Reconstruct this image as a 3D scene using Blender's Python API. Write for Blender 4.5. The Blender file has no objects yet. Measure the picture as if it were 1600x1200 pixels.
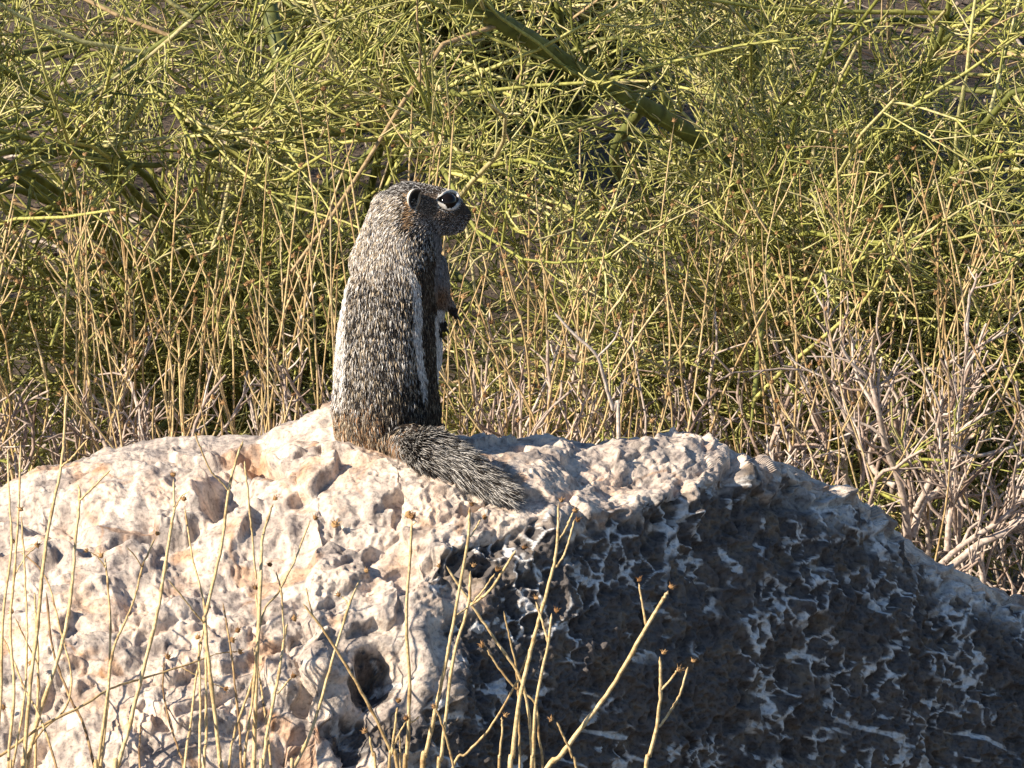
import bpy, bmesh, math, random
import numpy as np
from mathutils import Vector, Matrix

random.seed(7)
rng = np.random.default_rng(11)
scene = bpy.context.scene
COL = scene.collection

# ------------------------------------------------------------------ camera
CAM = np.array([0.0, -4.0, 1.363])
PITCH = math.radians(13.0)
LENS = 240.0
cd = bpy.data.cameras.new('camera')
cd.lens = LENS
cd.sensor_width = 36.0
cd.clip_start = 0.05
cd.clip_end = 1500
cam = bpy.data.objects.new('camera', cd)
cam.location = CAM
cam.rotation_euler = (math.pi / 2 - PITCH, 0, 0)
COL.objects.link(cam)
scene.camera = cam
FWD = np.array([0, math.cos(PITCH), -math.sin(PITCH)])
UP = np.array([0, math.sin(PITCH), math.cos(PITCH)])
RIGHT = np.array([1.0, 0, 0])
K = 36.0 / LENS / 1600.0                       # tan per photo pixel

# ------------------------------------------------------------------ world and sun
AZ = math.radians(-117)                        # direction towards the sun, clockwise from +Y
EL = math.radians(31)
TO_SUN = Vector((math.sin(AZ) * math.cos(EL), math.cos(AZ) * math.cos(EL), math.sin(EL)))
world = bpy.data.worlds.new('World')
scene.world = world
world.use_nodes = True
wn = world.node_tree
wn.nodes.clear()
sky = wn.nodes.new('ShaderNodeTexSky')
sky.sky_type = 'NISHITA'
sky.sun_disc = False
sky.sun_elevation = EL
sky.sun_rotation = AZ
sky.air_density = 1.0
sky.dust_density = 0.15
sky.ozone_density = 3.0
bg = wn.nodes.new('ShaderNodeBackground')
bg.inputs['Strength'].default_value = 0.075
wo = wn.nodes.new('ShaderNodeOutputWorld')
wn.links.new(sky.outputs[0], bg.inputs[0])
wn.links.new(bg.outputs[0], wo.inputs[0])
sl = bpy.data.lights.new('sun', 'SUN')
sl.energy = 5.0
sl.angle = math.radians(0.5)
sl.color = (1.0, 0.88, 0.71)
sun = bpy.data.objects.new('sun', sl)
sun.rotation_euler = (-TO_SUN).to_track_quat('-Z', 'Y').to_euler()
sun.location = (-5, -3, 6)
COL.objects.link(sun)
scene.view_settings.view_transform = 'Standard'
scene.view_settings.look = 'None'
scene.view_settings.gamma = 1.0
scene.view_settings.exposure = 0.95
scene.view_settings.use_curve_mapping = False


# ------------------------------------------------------------------ helpers
def at(px, py, Y):
    """world point on the plane y = Y seen at photo pixel (px, py); arrays allowed"""
    px, py, Y = np.broadcast_arrays(np.asarray(px, float), np.asarray(py, float), np.asarray(Y, float))
    d = FWD + ((px - 800) * K)[..., None] * RIGHT + ((600 - py) * K)[..., None] * UP
    t = (Y - CAM[1]) / d[..., 1]
    return CAM + d * t[..., None]


def pix(P):
    v = np.asarray(P) - CAM
    w = v @ FWD
    return 800 + (v @ RIGHT) / w / K, 600 - (v @ UP) / w / K


def tag(o, label=None, cat=None, group=None, kind=None):
    if label: o['label'] = label
    if cat: o['category'] = cat
    if group: o['group'] = group
    if kind: o['kind'] = kind
    return o


def mesh_np(name, V, F, smooth=True):
    """F: int array (n,3) or (n,4), or a list of such arrays"""
    V = np.asarray(V, np.float32)
    Fs = F if isinstance(F, list) else [F]
    Fs = [np.asarray(f, np.int32) for f in Fs if len(f)]
    me = bpy.data.meshes.new(name)
    me.vertices.add(len(V))
    me.vertices.foreach_set('co', V.ravel())
    loops = np.concatenate([f.ravel() for f in Fs])
    tot = np.concatenate([np.full(len(f), f.shape[1], np.int32) for f in Fs])
    start = np.concatenate([[0], np.cumsum(tot)[:-1]]).astype(np.int32)
    me.loops.add(len(loops))
    me.loops.foreach_set('vertex_index', loops)
    me.polygons.add(len(tot))
    me.polygons.foreach_set('loop_start', start)
    me.polygons.foreach_set('loop_total', tot)
    me.polygons.foreach_set('use_smooth', np.full(len(tot), smooth))
    me.update(calc_edges=True)
    return me


def fattr(me, name, arr):
    a = me.attributes.new(name, 'FLOAT', 'POINT')
    a.data.foreach_set('value', np.asarray(arr, np.float32).ravel())


def cattr(me, name, arr):
    a = me.attributes.new(name, 'FLOAT_COLOR', 'POINT')
    arr = np.asarray(arr, np.float32)
    if arr.shape[1] == 3:
        arr = np.concatenate([arr, np.ones((len(arr), 1), np.float32)], 1)
    a.data.foreach_set('color', arr.ravel())


def link(name, me, mat=None, parent=None, loc=None):
    o = bpy.data.objects.new(name, me)
    COL.objects.link(o)
    if mat and not me.materials:
        me.materials.append(mat)
    if parent:
        o.parent = parent
    if loc is not None:
        o.location = loc
    return o


def empty(name, loc):
    o = bpy.data.objects.new(name, None)
    o.empty_display_size = 0.02
    o.location = loc
    COL.objects.link(o)
    return o


def norm(a):
    return a / np.maximum(np.linalg.norm(a, axis=-1, keepdims=True), 1e-12)


def smooth01(x, a, b):
    t = np.clip((x - a) / (b - a), 0, 1)
    return t * t * (3 - 2 * t)


def tubes(pts, rad, sides=3, cap=False):
    """pts (N,n,3), rad (N,n) -> verts, quads"""
    pts = np.asarray(pts, float)
    N, n, _ = pts.shape
    t = norm(np.gradient(pts, axis=1))
    ref = rng.normal(size=(N, 1, 3))
    mean = norm(pts[:, -1:] - pts[:, :1] + 1e-9)
    ref = norm(ref - (ref * mean).sum(-1, keepdims=True) * mean)
    a = norm(np.cross(t, np.broadcast_to(ref, t.shape)))
    b = np.cross(t, a)
    ang = np.arange(sides) * 2 * math.pi / sides
    V = pts[:, :, None, :] + rad[:, :, None, None] * (np.cos(ang)[:, None] * a[:, :, None, :] + np.sin(ang)[:, None] * b[:, :, None, :])
    base = (np.arange(N) * n * sides)[:, None, None]
    i = np.arange(n - 1)[None, :, None] * sides
    k = np.arange(sides)[None, None, :]
    k2 = (k + 1) % sides
    Q = np.stack(np.broadcast_arrays(base + i + k, base + i + k2, base + i + sides + k2, base + i + sides + k), -1).reshape(-1, 4)
    return V.reshape(-1, 3), Q


def catmull(P, n):
    P = np.asarray(P, float)
    if len(P) == 2:
        return P[0] + np.linspace(0, 1, n)[:, None] * (P[1] - P[0])
    E = np.vstack([2 * P[0] - P[1], P, 2 * P[-1] - P[-2]])
    s = np.linspace(0, len(P) - 1 - 1e-6, n)
    i = s.astype(int)
    f = (s - i)[:, None]
    p0, p1, p2, p3 = E[i], E[i + 1], E[i + 2], E[i + 3]
    return 0.5 * (2 * p1 + (p2 - p0) * f + (2 * p0 - 5 * p1 + 4 * p2 - p3) * f ** 2 + (3 * p1 - p0 - 3 * p2 + p3) * f ** 3)


# --- noise
PERM = rng.permutation(4096)
GRAD = norm(rng.normal(size=(4096, 3)))


def _h(i, j, k):
    return PERM[(PERM[(PERM[i & 4095] + j) & 4095] + k) & 4095]


def perlin(P):
    P = np.asarray(P, float)
    I = np.floor(P).astype(int)
    f = P - I
    u = f * f * f * (f * (f * 6 - 15) + 10)
    r = 0
    for dx in (0, 1):
        for dy in (0, 1):
            for dz in (0, 1):
                g = GRAD[_h(I[:, 0] + dx, I[:, 1] + dy, I[:, 2] + dz)]
                d = f - np.array([dx, dy, dz])
                w = (u[:, 0] if dx else 1 - u[:, 0]) * (u[:, 1] if dy else 1 - u[:, 1]) * (u[:, 2] if dz else 1 - u[:, 2])
                r = r + w * (g * d).sum(1)
    return r * 1.6


def fbm(P, oct=4, gain=.5):
    r = 0; a = 1; s = 1.0
    for o in range(oct):
        r = r + a * perlin(P * s + 17.3 * o)
        a *= gain; s *= 2.03
    return r


RP = rng.random((4096, 3))


def facets(P, seed):
    """cells that are each a tilted plane: chipped stone"""
    P = P + seed
    I = np.floor(P).astype(int)
    f1 = np.full(len(P), 9.0); val = np.zeros(len(P))
    for dx in (-1, 0, 1):
        for dy in (-1, 0, 1):
            for dz in (-1, 0, 1):
                C = I + np.array([dx, dy, dz])
                h = _h(C[:, 0], C[:, 1], C[:, 2])
                o = P - C - RP[h]
                d = (o * o).sum(1)
                m = d < f1
                val = np.where(m, (o * GRAD[h]).sum(1) + .35 * GRAD[h][:, 0], val)
                f1 = np.where(m, d, f1)
    return val


def worley(P):
    I = np.floor(P).astype(int)
    f1 = np.full(len(P), 9.0); f2 = np.full(len(P), 9.0); cid = np.zeros(len(P), int)
    for dx in (-1, 0, 1):
        for dy in (-1, 0, 1):
            for dz in (-1, 0, 1):
                C = I + np.array([dx, dy, dz])
                h = _h(C[:, 0], C[:, 1], C[:, 2])
                d = np.linalg.norm(C + RP[h] - P, axis=1)
                m = d < f1
                f2 = np.where(m, f1, np.minimum(f2, d))
                cid = np.where(m, h, cid)
                f1 = np.where(m, d, f1)
    return f1, f2, cid


# --- materials
def material(name, rough=0.8, spec=0.25):
    m = bpy.data.materials.new(name)
    m.use_nodes = True
    nt = m.node_tree
    b = nt.nodes['Principled BSDF']
    b.inputs['Roughness'].default_value = rough
    b.inputs['Specular IOR Level'].default_value = spec
    return m, nt, b


def N(nt, typ, **kw):
    n = nt.nodes.new(typ)
    for k, v in kw.items():
        setattr(n, k, v)
    return n


def noise_node(nt, scale, detail=4, rough=.55, vec=None):
    n = N(nt, 'ShaderNodeTexNoise')
    n.inputs['Scale'].default_value = scale
    n.inputs['Detail'].default_value = detail
    n.inputs['Roughness'].default_value = rough
    if vec is None:
        tc = N(nt, 'ShaderNodeTexCoord')
        vec = tc.outputs['Object']
    nt.links.new(vec, n.inputs['Vector'])
    return n


def ramp(nt, fac, stops, interp='LINEAR'):
    r = N(nt, 'ShaderNodeValToRGB')
    r.color_ramp.interpolation = interp
    el = r.color_ramp.elements
    while len(el) < len(stops):
        el.new(0.5)
    for e, (p, c) in zip(el, stops):
        e.position = p
        e.color = (*c, 1) if len(c) == 3 else c
    nt.links.new(fac, r.inputs[0])
    return r


def mixc(nt, fac, a, b, mode='MIX'):
    m = N(nt, 'ShaderNodeMix', data_type='RGBA', blend_type=mode)
    for inp, v in ((m.inputs[0], fac), (m.inputs[6], a), (m.inputs[7], b)):
        if isinstance(v, (int, float)):
            inp.default_value = v
        elif isinstance(v, tuple):
            inp.default_value = (*v, 1)
        else:
            nt.links.new(v, inp)
    return m.outputs[2]


def attr(nt, name):
    a = N(nt, 'ShaderNodeAttribute')
    a.attribute_name = name
    return a


def bump(nt, b, h, strength, dist):
    n = N(nt, 'ShaderNodeBump')
    n.inputs['Strength'].default_value = strength
    n.inputs['Distance'].default_value = dist
    nt.links.new(h, n.inputs['Height'])
    nt.links.new(n.outputs[0], b.inputs['Normal'])


def stem_material(name, stops, rough=.7, streak=700, trans=0.0, dark=(.2, .15, .1)):
    """stem colour chosen by the per-stem 'tint' attribute, with fine mottling"""
    m, nt, b = material(name, rough, .3)
    a = attr(nt, 'tint')
    r = ramp(nt, a.outputs['Fac'], stops)
    n = noise_node(nt, streak, 3)
    r2 = ramp(nt, n.outputs['Fac'], [(.3, (.55, .52, .5)), (.62, (1.1, 1.1, 1.1))])
    c = mixc(nt, 1.0, r.outputs[0], r2.outputs[0], 'MULTIPLY')
    nt.links.new(c, b.inputs['Base Color'])
    if trans:
        b.inputs['Transmission Weight'].default_value = 0
        t = N(nt, 'ShaderNodeBsdfTranslucent')
        nt.links.new(c, t.inputs[0])
        mx = N(nt, 'ShaderNodeMixShader')
        mx.inputs[0].default_value = trans
        nt.links.new(b.outputs[0], mx.inputs[1]); nt.links.new(t.outputs[0], mx.inputs[2])
        nt.links.new(mx.outputs[0], nt.nodes['Material Output'].inputs[0])
    return m


M_STALK = stem_material('dry_stalk', [(0, (.17, .10, .05)), (.25, (.42, .28, .13)), (.6, (.60, .44, .22)), (1, (.72, .57, .34))], .6, 500)
M_HEAD = stem_material('dry_seed_head', [(0, (.09, .045, .02)), (.6, (.24, .125, .05)), (1, (.45, .28, .13))], .85, 900)
M_WOOD = stem_material('grey_woody_stem', [(0, (.18, .12, .09)), (.4, (.42, .32, .26)), (1, (.62, .53, .46))], .85, 450)
M_GREEN = stem_material('palo_verde_twig', [(0, (.15, .17, .045)), (.35, (.34, .35, .085)), (.7, (.56, .53, .17)), (.9, (.66, .61, .31)), (1, (.50, .36, .20))], .5, 400, .12)
M_BARK = stem_material('palo_verde_bark', [(0, (.10, .115, .035)), (.5, (.17, .185, .05)), (1, (.26, .27, .075))], .55, 120)

# rock ----------------------------------------------------------------
M_ROCK, nt, b = material('limestone', .88, .2)
n1 = noise_node(nt, 26, 6, .62)
n2 = noise_node(nt, 75, 6, .6)
n3 = noise_node(nt, 340, 5, .65)
n4 = noise_node(nt, 14, 5, .6)
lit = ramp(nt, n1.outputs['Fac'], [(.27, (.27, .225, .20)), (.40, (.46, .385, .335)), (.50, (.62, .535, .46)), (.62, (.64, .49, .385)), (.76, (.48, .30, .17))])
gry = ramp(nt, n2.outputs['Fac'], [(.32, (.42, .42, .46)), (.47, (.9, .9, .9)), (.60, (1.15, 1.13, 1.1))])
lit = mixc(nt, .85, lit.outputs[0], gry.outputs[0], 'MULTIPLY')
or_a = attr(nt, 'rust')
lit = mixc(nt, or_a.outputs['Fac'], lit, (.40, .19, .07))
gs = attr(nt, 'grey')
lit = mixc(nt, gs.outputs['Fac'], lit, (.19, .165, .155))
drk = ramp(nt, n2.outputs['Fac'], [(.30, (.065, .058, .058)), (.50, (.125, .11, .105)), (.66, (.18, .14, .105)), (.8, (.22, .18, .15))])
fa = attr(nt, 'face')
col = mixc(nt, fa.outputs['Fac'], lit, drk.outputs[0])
va = attr(nt, 'vein')
vcol = ramp(nt, n1.outputs['Fac'], [(.3, (.60, .59, .585)), (.7, (.74, .72, .70))])
col = mixc(nt, va.outputs['Fac'], col, vcol.outputs[0])
fine = ramp(nt, n3.outputs['Fac'], [(.34, (.38, .36, .36)), (.47, (.92, .92, .92)), (.62, (1.18, 1.16, 1.14))])
col = mixc(nt, .75, col, fine.outputs[0], 'MULTIPLY')
nt.links.new(col, b.inputs['Base Color'])
hsum = N(nt, 'ShaderNodeMath', operation='ADD')
nt.links.new(n3.outputs['Fac'], hsum.inputs[0]); nt.links.new(n2.outputs['Fac'], hsum.inputs[1])
bump(nt, b, hsum.outputs[0], .6, .0016)

# ground --------------------------------------------------------------
M_GROUND, nt, b = material('desert_soil', .95, .1)
n1 = noise_node(nt, 9, 8, .65)
n2 = noise_node(nt, 120, 4, .6)
g = ramp(nt, n1.outputs['Fac'], [(.3, (.07, .052, .038)), (.55, (.12, .092, .07)), (.75, (.18, .14, .11))])
g2 = ramp(nt, n2.outputs['Fac'], [(.35, (.5, .5, .5)), (.6, (1.1, 1.1, 1.1))])
nt.links.new(mixc(nt, .8, g.outputs[0], g2.outputs[0], 'MULTIPLY'), b.inputs['Base Color'])
bump(nt, b, n2.outputs['Fac'], .8, .01)
M_LITTER = stem_material('ground_litter', [(0, (.10, .07, .05)), (.5, (.24, .18, .13)), (1, (.42, .36, .30))], .9, 150)

# fur -----------------------------------------------------------------
M_FUR, nt, b = material('fur', .62, .25)
nt.links.new(attr(nt, 'col').outputs['Color'], b.inputs['Base Color'])
M_SKIN, nt, b = material('undercoat', .9, .1)
n = noise_node(nt, 900, 3)
nt.links.new(ramp(nt, n.outputs['Fac'], [(.3, (.022, .017, .014)), (.7, (.075, .055, .042))]).outputs[0], b.inputs['Base Color'])
M_EYE, nt, b = material('eye', .07, .22)
n = noise_node(nt, 300, 2)
nt.links.new(ramp(nt, n.outputs['Fac'], [(.3, (.004, .003, .003)), (.8, (.012, .008, .006))]).outputs[0], b.inputs['Base Color'])
M_CLAW, nt, b = material('claw', .4, .5)
n = noise_node(nt, 800, 2)
nt.links.new(ramp(nt, n.outputs['Fac'], [(.3, (.012, .01, .009)), (.8, (.04, .03, .026))]).outputs[0], b.inputs['Base Color'])
M_EAR, nt, b = material('ear_skin', .8, .2)
nt.links.new(attr(nt, 'col').outputs['Color'], b.inputs['Base Color'])

# ------------------------------------------------------------------ ground
gx = np.concatenate([[-400, -100, -30, -10], np.linspace(-4, 4, 90), [10, 30, 100, 400]])
gy = np.concatenate([[-400, -100, -30, -10], np.linspace(-5, 6, 110), [12, 30, 100, 400]])
X, Yg = np.meshgrid(gx, gy)
P = np.stack([X.ravel(), Yg.ravel(), np.zeros(X.size)], 1)
near = np.exp(-((P[:, 0] / 6) ** 2 + (P[:, 1] / 7) ** 2))
P[:, 2] = near * (.025 * fbm(P * 1.1, 3) + .010 * fbm(P * 5, 2))
nx, ny = len(gx), len(gy)
ii = (np.arange(ny - 1)[:, None] * nx + np.arange(nx - 1)[None]).ravel()
ground = link('ground', mesh_np('ground', P, np.stack([ii, ii + 1, ii + nx + 1, ii + nx], 1)), M_GROUND)
tag(ground, kind='structure')


# ------------------------------------------------------------------ boulder
def row(pts):
    p = np.array(pts, float)
    return lambda x: (np.interp(x, p[:, 0], p[:, 1]), np.interp(x, p[:, 0], p[:, 2]))


R_ = row([(-500, 850, .03), (-300, 812, .04), (-120, 780, .05), (0, 765, .055), (60, 731, .06), (160, 706, .07), (300, 690, .075), (400, 680, .075), (450, 653, .07), (520, 636, .065), (620, 650, .058), (700, 676, .055), (770, 686, .055), (860, 690, .06), (895, 698, .065), (925, 693, .07), (990, 689, .08), (1130, 700, .09), (1230, 722, .105), (1300, 768, .125), (1360, 800, .145), (1410, 842, .16), (1460, 888, .175), (1520, 905, .195), (1600, 945, .22), (1900, 1080, .28), (2050, 1180, .31)])
E_ = row([(-500, 1420, -.30), (-300, 1380, -.30), (200, 1340, -.30), (400, 1265, -.26), (475, 1180, -.225), (490, 1090, -.20), (540, 1020, -.172), (625, 965, -.147), (648, 915, -.135), (690, 862, -.115), (780, 834, -.095), (840, 812, -.08), (910, 801, -.06), (1030, 782, -.02), (1090, 762, .01), (1150, 742, .04), (1230, 745, .08), (1300, 787, .105), (1360, 816, .125), (1460, 902, .16), (1600, 960, .205), (1900, 1095, .26), (2050, 1195, .29)])
B_ = row([(-500, 1700, -.34), (300, 1560, -.36), (475, 1400, -.28), (600, 1260, -.225), (700, 1230, -.195), (1000, 1230, -.075), (1200, 1230, .005), (1600, 1230, .155), (1900, 1320, .23), (2050, 1400, .26)])
NC, NR1, NR2, NR3, NRB = 900, 245, 235, 12, 20
cx = np.interp(np.linspace(0, 1, NC), [0, .05, .95, 1], [-500, -30, 1630, 2050])
# smooth the pixel rows a little so that the control polygon does not show


def sm(a, w):
    k = np.hanning(w + 2)[1:-1]; k /= k.sum()
    return np.convolve(np.pad(a, w // 2, mode='edge'), k, 'valid')[:len(a)]


rpy, rY = R_(cx); epy, eY = E_(cx); bpy_, bY = B_(cx)
rpy = sm(rpy, 9); rY = sm(rY, 41); epy = sm(epy, 13); eY = sm(eY, 31); bpy_ = sm(bpy_, 61); bY = sm(bY, 61)
rows = []
tr = []
R3 = at(cx, rpy, rY); E3 = at(cx, epy, eY); B3 = at(cx, bpy_, bY)
for t in np.linspace(1, 0, NRB, endpoint=False):           # the back, hidden: from the soil up to the ridge
    a = t ** .8
    p = R3.copy()
    p[:, 1] += .20 * math.sin(a * math.pi / 2)
    top = R3[:, 2]
    p[:, 2] = top * (1 - a ** 2.2) + (-.04) * a ** 2.2
    rows.append(p); tr.append(-t)
for t in np.linspace(0, 1, NR1, endpoint=False):           # the top and the sunlit flank
    p = R3 * (1 - t) + E3 * t
    L = np.linalg.norm(E3 - R3, axis=1)
    bul = .09 * L * np.sin(math.pi * t)
    p = p + bul[:, None] * np.array([0, -.35, .94])
    rows.append(p); tr.append(t)
for t in np.linspace(0, 1, NR2, endpoint=False):           # the shaded face
    p = E3 * (1 - t) + B3 * t
    L = np.linalg.norm(B3 - E3, axis=1)
    p = p + (.05 * L * np.sin(math.pi * t))[:, None] * np.array([.5, -.8, .2])
    rows.append(p); tr.append(1 + t)
for t in np.linspace(0, 1, NR3):
    p = B3.copy()
    p[:, 2] = B3[:, 2] * (1 - t) - .04 * t
    p[:, 1] -= .05 * math.sin(t * math.pi / 2)
    rows.append(p); tr.append(2 + t)
G = np.stack(rows)                                          # rows x cols x 3
NRW = len(rows)
tr = np.array(tr)
TT = np.repeat(tr, NC)
# slight smoothing across rows softens the arete
for _ in range(7):
    G[1:-1] = (G[:-2] + 2 * G[1:-1] + G[2:]) / 4


def grid_normals(G):
    n = np.cross(np.gradient(G, axis=1), np.gradient(G, axis=0))
    n = norm(n)
    return n


Nn = grid_normals(G)
if Nn[NRB + 50, NC // 2, 2] < 0:
    Nn = -Nn
P = G.reshape(-1, 3); Nf = Nn.reshape(-1, 3)
ppx, ppy = pix(P)
# large form: lumps and ledges
litm = 1 - smooth01(TT, .90, 1.10)
ca, sa = math.cos(.5), math.sin(.5)
Qs_ = np.stack([P[:, 0] * ca + P[:, 2] * sa, P[:, 1], -P[:, 0] * sa + P[:, 2] * ca], 1)
Qs_ = Qs_ + .006 * np.stack([fbm(P * 55 + k * 11, 2) for k in range(3)], 1)
d = .0065 * fbm(P * 13, 2) + .0022 * fbm(P * 46 + 5, 2)
fa1 = facets(Qs_ * np.array([17, 24, 40]), 3.3)
fa2 = facets(Qs_ * np.array([50, 60, 105]), 9.1)
fa3 = facets(Qs_ * np.array([130, 140, 230]), 5.7)
rough_ = .22 + .78 * smooth01(fbm(P * 16 + 70, 2), -.02, .35)        # some parts stay smooth
fct = (.0085 * fa1 + (.0040 * fa2 + .0013 * fa3) * rough_).reshape(NRW, NC)
for _ in range(1):                                         # soften the saw teeth where a chip edge runs along the grid
    fct[1:-1] = (fct[:-2] + 2 * fct[1:-1] + fct[2:]) / 4
    fct[:, 1:-1] = (fct[:, :-2] + 2 * fct[:, 1:-1] + fct[:, 2:]) / 4
d += smooth01(TT, -.01, .10) * (.45 + .55 * litm) * fct.ravel()
# dents and hollows seen on the stone: px, py, rx, ry, depth(mm), rotation
dents = [(75, 800, 60, 20, 20, 0), (120, 835, 40, 16, 8, .2), (352, 778, 30, 32, 24, .5), (415, 732, 36, 13, 20, .65), (300, 775, 12, 14, -5, 0), (250, 850, 70, 10, 6, -.3), (215, 930, 34, 26, 7, .3), (420, 765, 34, 14, -4, 0),
         (90, 1080, 60, 12, 9, -.7), (200, 1040, 30, 9, 4, -.3), (590, 1052, 34, 44, 24, .1), (560, 1150, 34, 44, 18, .2), (655, 1030, 22, 70, -10, -.05), (705, 1075, 26, 50, -8, 0), (500, 1040, 26, 36, -8, 0), (485, 1100, 20, 20, 8, 0), (710, 905, 40, 26, 9, .3), (650, 885, 26, 30, 5, .4), (790, 842, 44, 18, 8, -.2),
         (855, 822, 13, 40, -6, .1), (1055, 785, 15, 40, 9, .4), (1085, 800, 9, 30, -7, 0), (1140, 745, 13, 34, 11, .2), (1160, 712, 22, 8, 9, .3), (1170, 765, 12, 40, -6, -.2), (1025, 830, 18, 25, 6, 0), (1240, 850, 44, 36, 6, 0), (1240, 790, 60, 14, 5, 0), (640, 806, 10, 7, 3, 0), (870, 705, 40, 14, -3, 0), (980, 740, 80, 20, 4, 0), (590, 740, 60, 30, -3, 0),
         (350, 905, 50, 14, 3, -.3), (470, 1180, 40, 50, 8, 0), (620, 1170, 40, 20, -7, 0), (200, 720, 70, 18, -4, -.2), (520, 680, 60, 18, 4, -.3), (160, 770, 26, 30, -4, 0), (270, 745, 40, 14, 4, -.5),
         (210, 838, 60, 9, 9, -.25), (300, 826, 36, 8, 8, -.35), (130, 855, 30, 8, 8, .2), (620, 815, 50, 7, 5, .1), (560, 925, 70, 8, 5, -.35), (440, 1010, 60, 8, 6, -.4), (330, 1100, 70, 8, 6, -.55), (60, 1160, 50, 10, 9, -.7), (250, 985, 60, 8, 6, -.4), (560, 870, 50, 8, 5, -.4)]
front = TT > -.05
WOB = (7 * fbm(P * 60 + 12, 3))[front]
for (x, y, rx, ry, dep, rot) in dents:
    c, s = math.cos(rot), math.sin(rot)
    wob = WOB
    u = ((ppx[front] - x) * c + (ppy[front] - y) * s + wob) / rx
    v = (-(ppx[front] - x) * s + (ppy[front] - y) * c + wob) / ry
    q = u * u + v * v
    k = np.exp(-q ** 1.6)
    d[front] -= dep * 1e-3 * k
# masks
edge_noise = .09 * fbm(P * 40 + 9, 3) + .06 * fbm(P * 130, 2)
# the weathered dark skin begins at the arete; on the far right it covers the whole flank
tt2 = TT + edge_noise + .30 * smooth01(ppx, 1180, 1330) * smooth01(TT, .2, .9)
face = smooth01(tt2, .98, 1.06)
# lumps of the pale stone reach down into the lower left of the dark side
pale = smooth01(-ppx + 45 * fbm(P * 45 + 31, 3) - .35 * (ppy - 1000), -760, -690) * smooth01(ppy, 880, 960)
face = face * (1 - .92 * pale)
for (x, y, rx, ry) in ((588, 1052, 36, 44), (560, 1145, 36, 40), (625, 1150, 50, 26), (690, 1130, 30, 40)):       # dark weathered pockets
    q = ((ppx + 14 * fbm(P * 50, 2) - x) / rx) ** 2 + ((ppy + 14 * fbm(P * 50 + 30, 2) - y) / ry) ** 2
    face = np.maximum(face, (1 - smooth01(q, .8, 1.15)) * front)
f1, f2, cid = worley(P * 62 + .35 * np.stack([fbm(P * 60 + k * 7, 2) for k in range(3)], 1))
wall = f2 - f1
g1, g2, _ = worley(P * 190)
wall2 = g2 - g1
cellr = (cid % 97) / 97.0
d -= face * (.0062 * smooth01(wall, .02, .40) * (.15 + .85 * cellr) + .0026 * smooth01(wall2, .02, .5))
d -= (1 - face) * litm * .0016 * smooth01(wall2, .05, .5) * smooth01(fbm(P * 34 + 2, 2), .0, .35)
# sharp pock marks on both sides
pm = worley(P * 120 + 40)[0]
pock = smooth01(.34 - pm, 0, .16) * smooth01(fbm(P * 28 + 77, 2), -.05, .25)
d -= (.25 + .75 * face) * .0032 * pock
d += .0006 * fbm(P * 210, 3)
Pd = P + Nf * d[:, None]
# veins: pale crust along the cell walls, strongest high on the face and to the right, plus streaks
vn = fbm(P * 26 + 50, 3)
amount = -.08 + .36 * smooth01(ppx, 1000, 1300) * (1 - .35 * smooth01(ppy, 950, 1150)) + .32 * smooth01(1.35 - tt2, 0, .3)
vein = smooth01(.085 - wall + .07 * fbm(P * 70 + 3, 2), 0, .06) * smooth01(vn + amount, .12, .40)
st = fbm(np.stack([(P[:, 0] * .88 - P[:, 2] * .47) * 20, (P[:, 0] * .47 + P[:, 2] * .88) * 120, P[:, 1] * 22], 1) + 4, 4)
streak = smooth01(st, .46, .58) * smooth01(fbm(P * 12 + 90, 2) + .25 * smooth01(ppy, 900, 1150), .1, .35)
patch = smooth01(fbm(P * 60 + 21, 4), .52, .60) * smooth01(fbm(P * 11 + 61, 2) + .2, .0, .3)
rim = smooth01(ppx, 1150, 1350) * (1 - smooth01(TT, 1.0, 1.16)) * smooth01(TT, .3, .8) * smooth01(fbm(P * 60, 3), -.25, .1)
vein = np.clip(np.maximum.reduce([vein, .9 * streak, .9 * patch, .75 * rim]), 0, 1) * face
rust = smooth01(fbm(P * 30 + 13, 4), .42, .72) * .55 + .55 * np.exp(-(((ppx - 365) / 26) ** 2 + ((ppy - 838) / 9) ** 2)) + .6 * np.exp(-(((ppx - 122) / 12) ** 2 + ((ppy - 745) / 18) ** 2)) + .5 * smooth01(-np.abs(fbm(P * 13 + 40, 3)), -.05, .0) * smooth01(fbm(P * 9), -.1, .3)
rust = np.clip(rust, 0, .8) * (1 - face)
sg = fbm(Qs_ * np.array([26, 40, 95]) + 8, 4)
greyst = smooth01(sg, .16, .45) * .48 * smooth01(fbm(P * 10 + 44, 2), -.25, .2) + .28 * smooth01(fbm(P * 75 + 15, 3), .2, .5)
greyst = np.clip(greyst, 0, .85) * (1 - face)
orig = np.array([0.1, 0.05, 0.0])
ii = (np.arange(NRW - 1)[:, None] * NC + np.arange(NC - 1)[None]).ravel()
me = mesh_np('boulder', Pd - orig, np.stack([ii, ii + NC, ii + NC + 1, ii + 1], 1))
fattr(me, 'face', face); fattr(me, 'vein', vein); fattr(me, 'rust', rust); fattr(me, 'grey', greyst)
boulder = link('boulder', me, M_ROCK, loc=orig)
tag(boulder, 'big pale limestone boulder with a dark pitted shaded face under the squirrel', 'rock')
fr = front & (TT < 2)
RPX, RPY = pix(Pd[fr]); RP3 = Pd[fr]


def rock_at(px, py):
    i = np.argmin((RPX - px) ** 2 + (RPY - py) ** 2 + 0)
    near_ = np.where((RPX - px) ** 2 + (RPY - py) ** 2 < 9)[0]
    if len(near_):
        i = near_[np.argmin(RP3[near_, 1])]
    return RP3[i]


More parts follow.
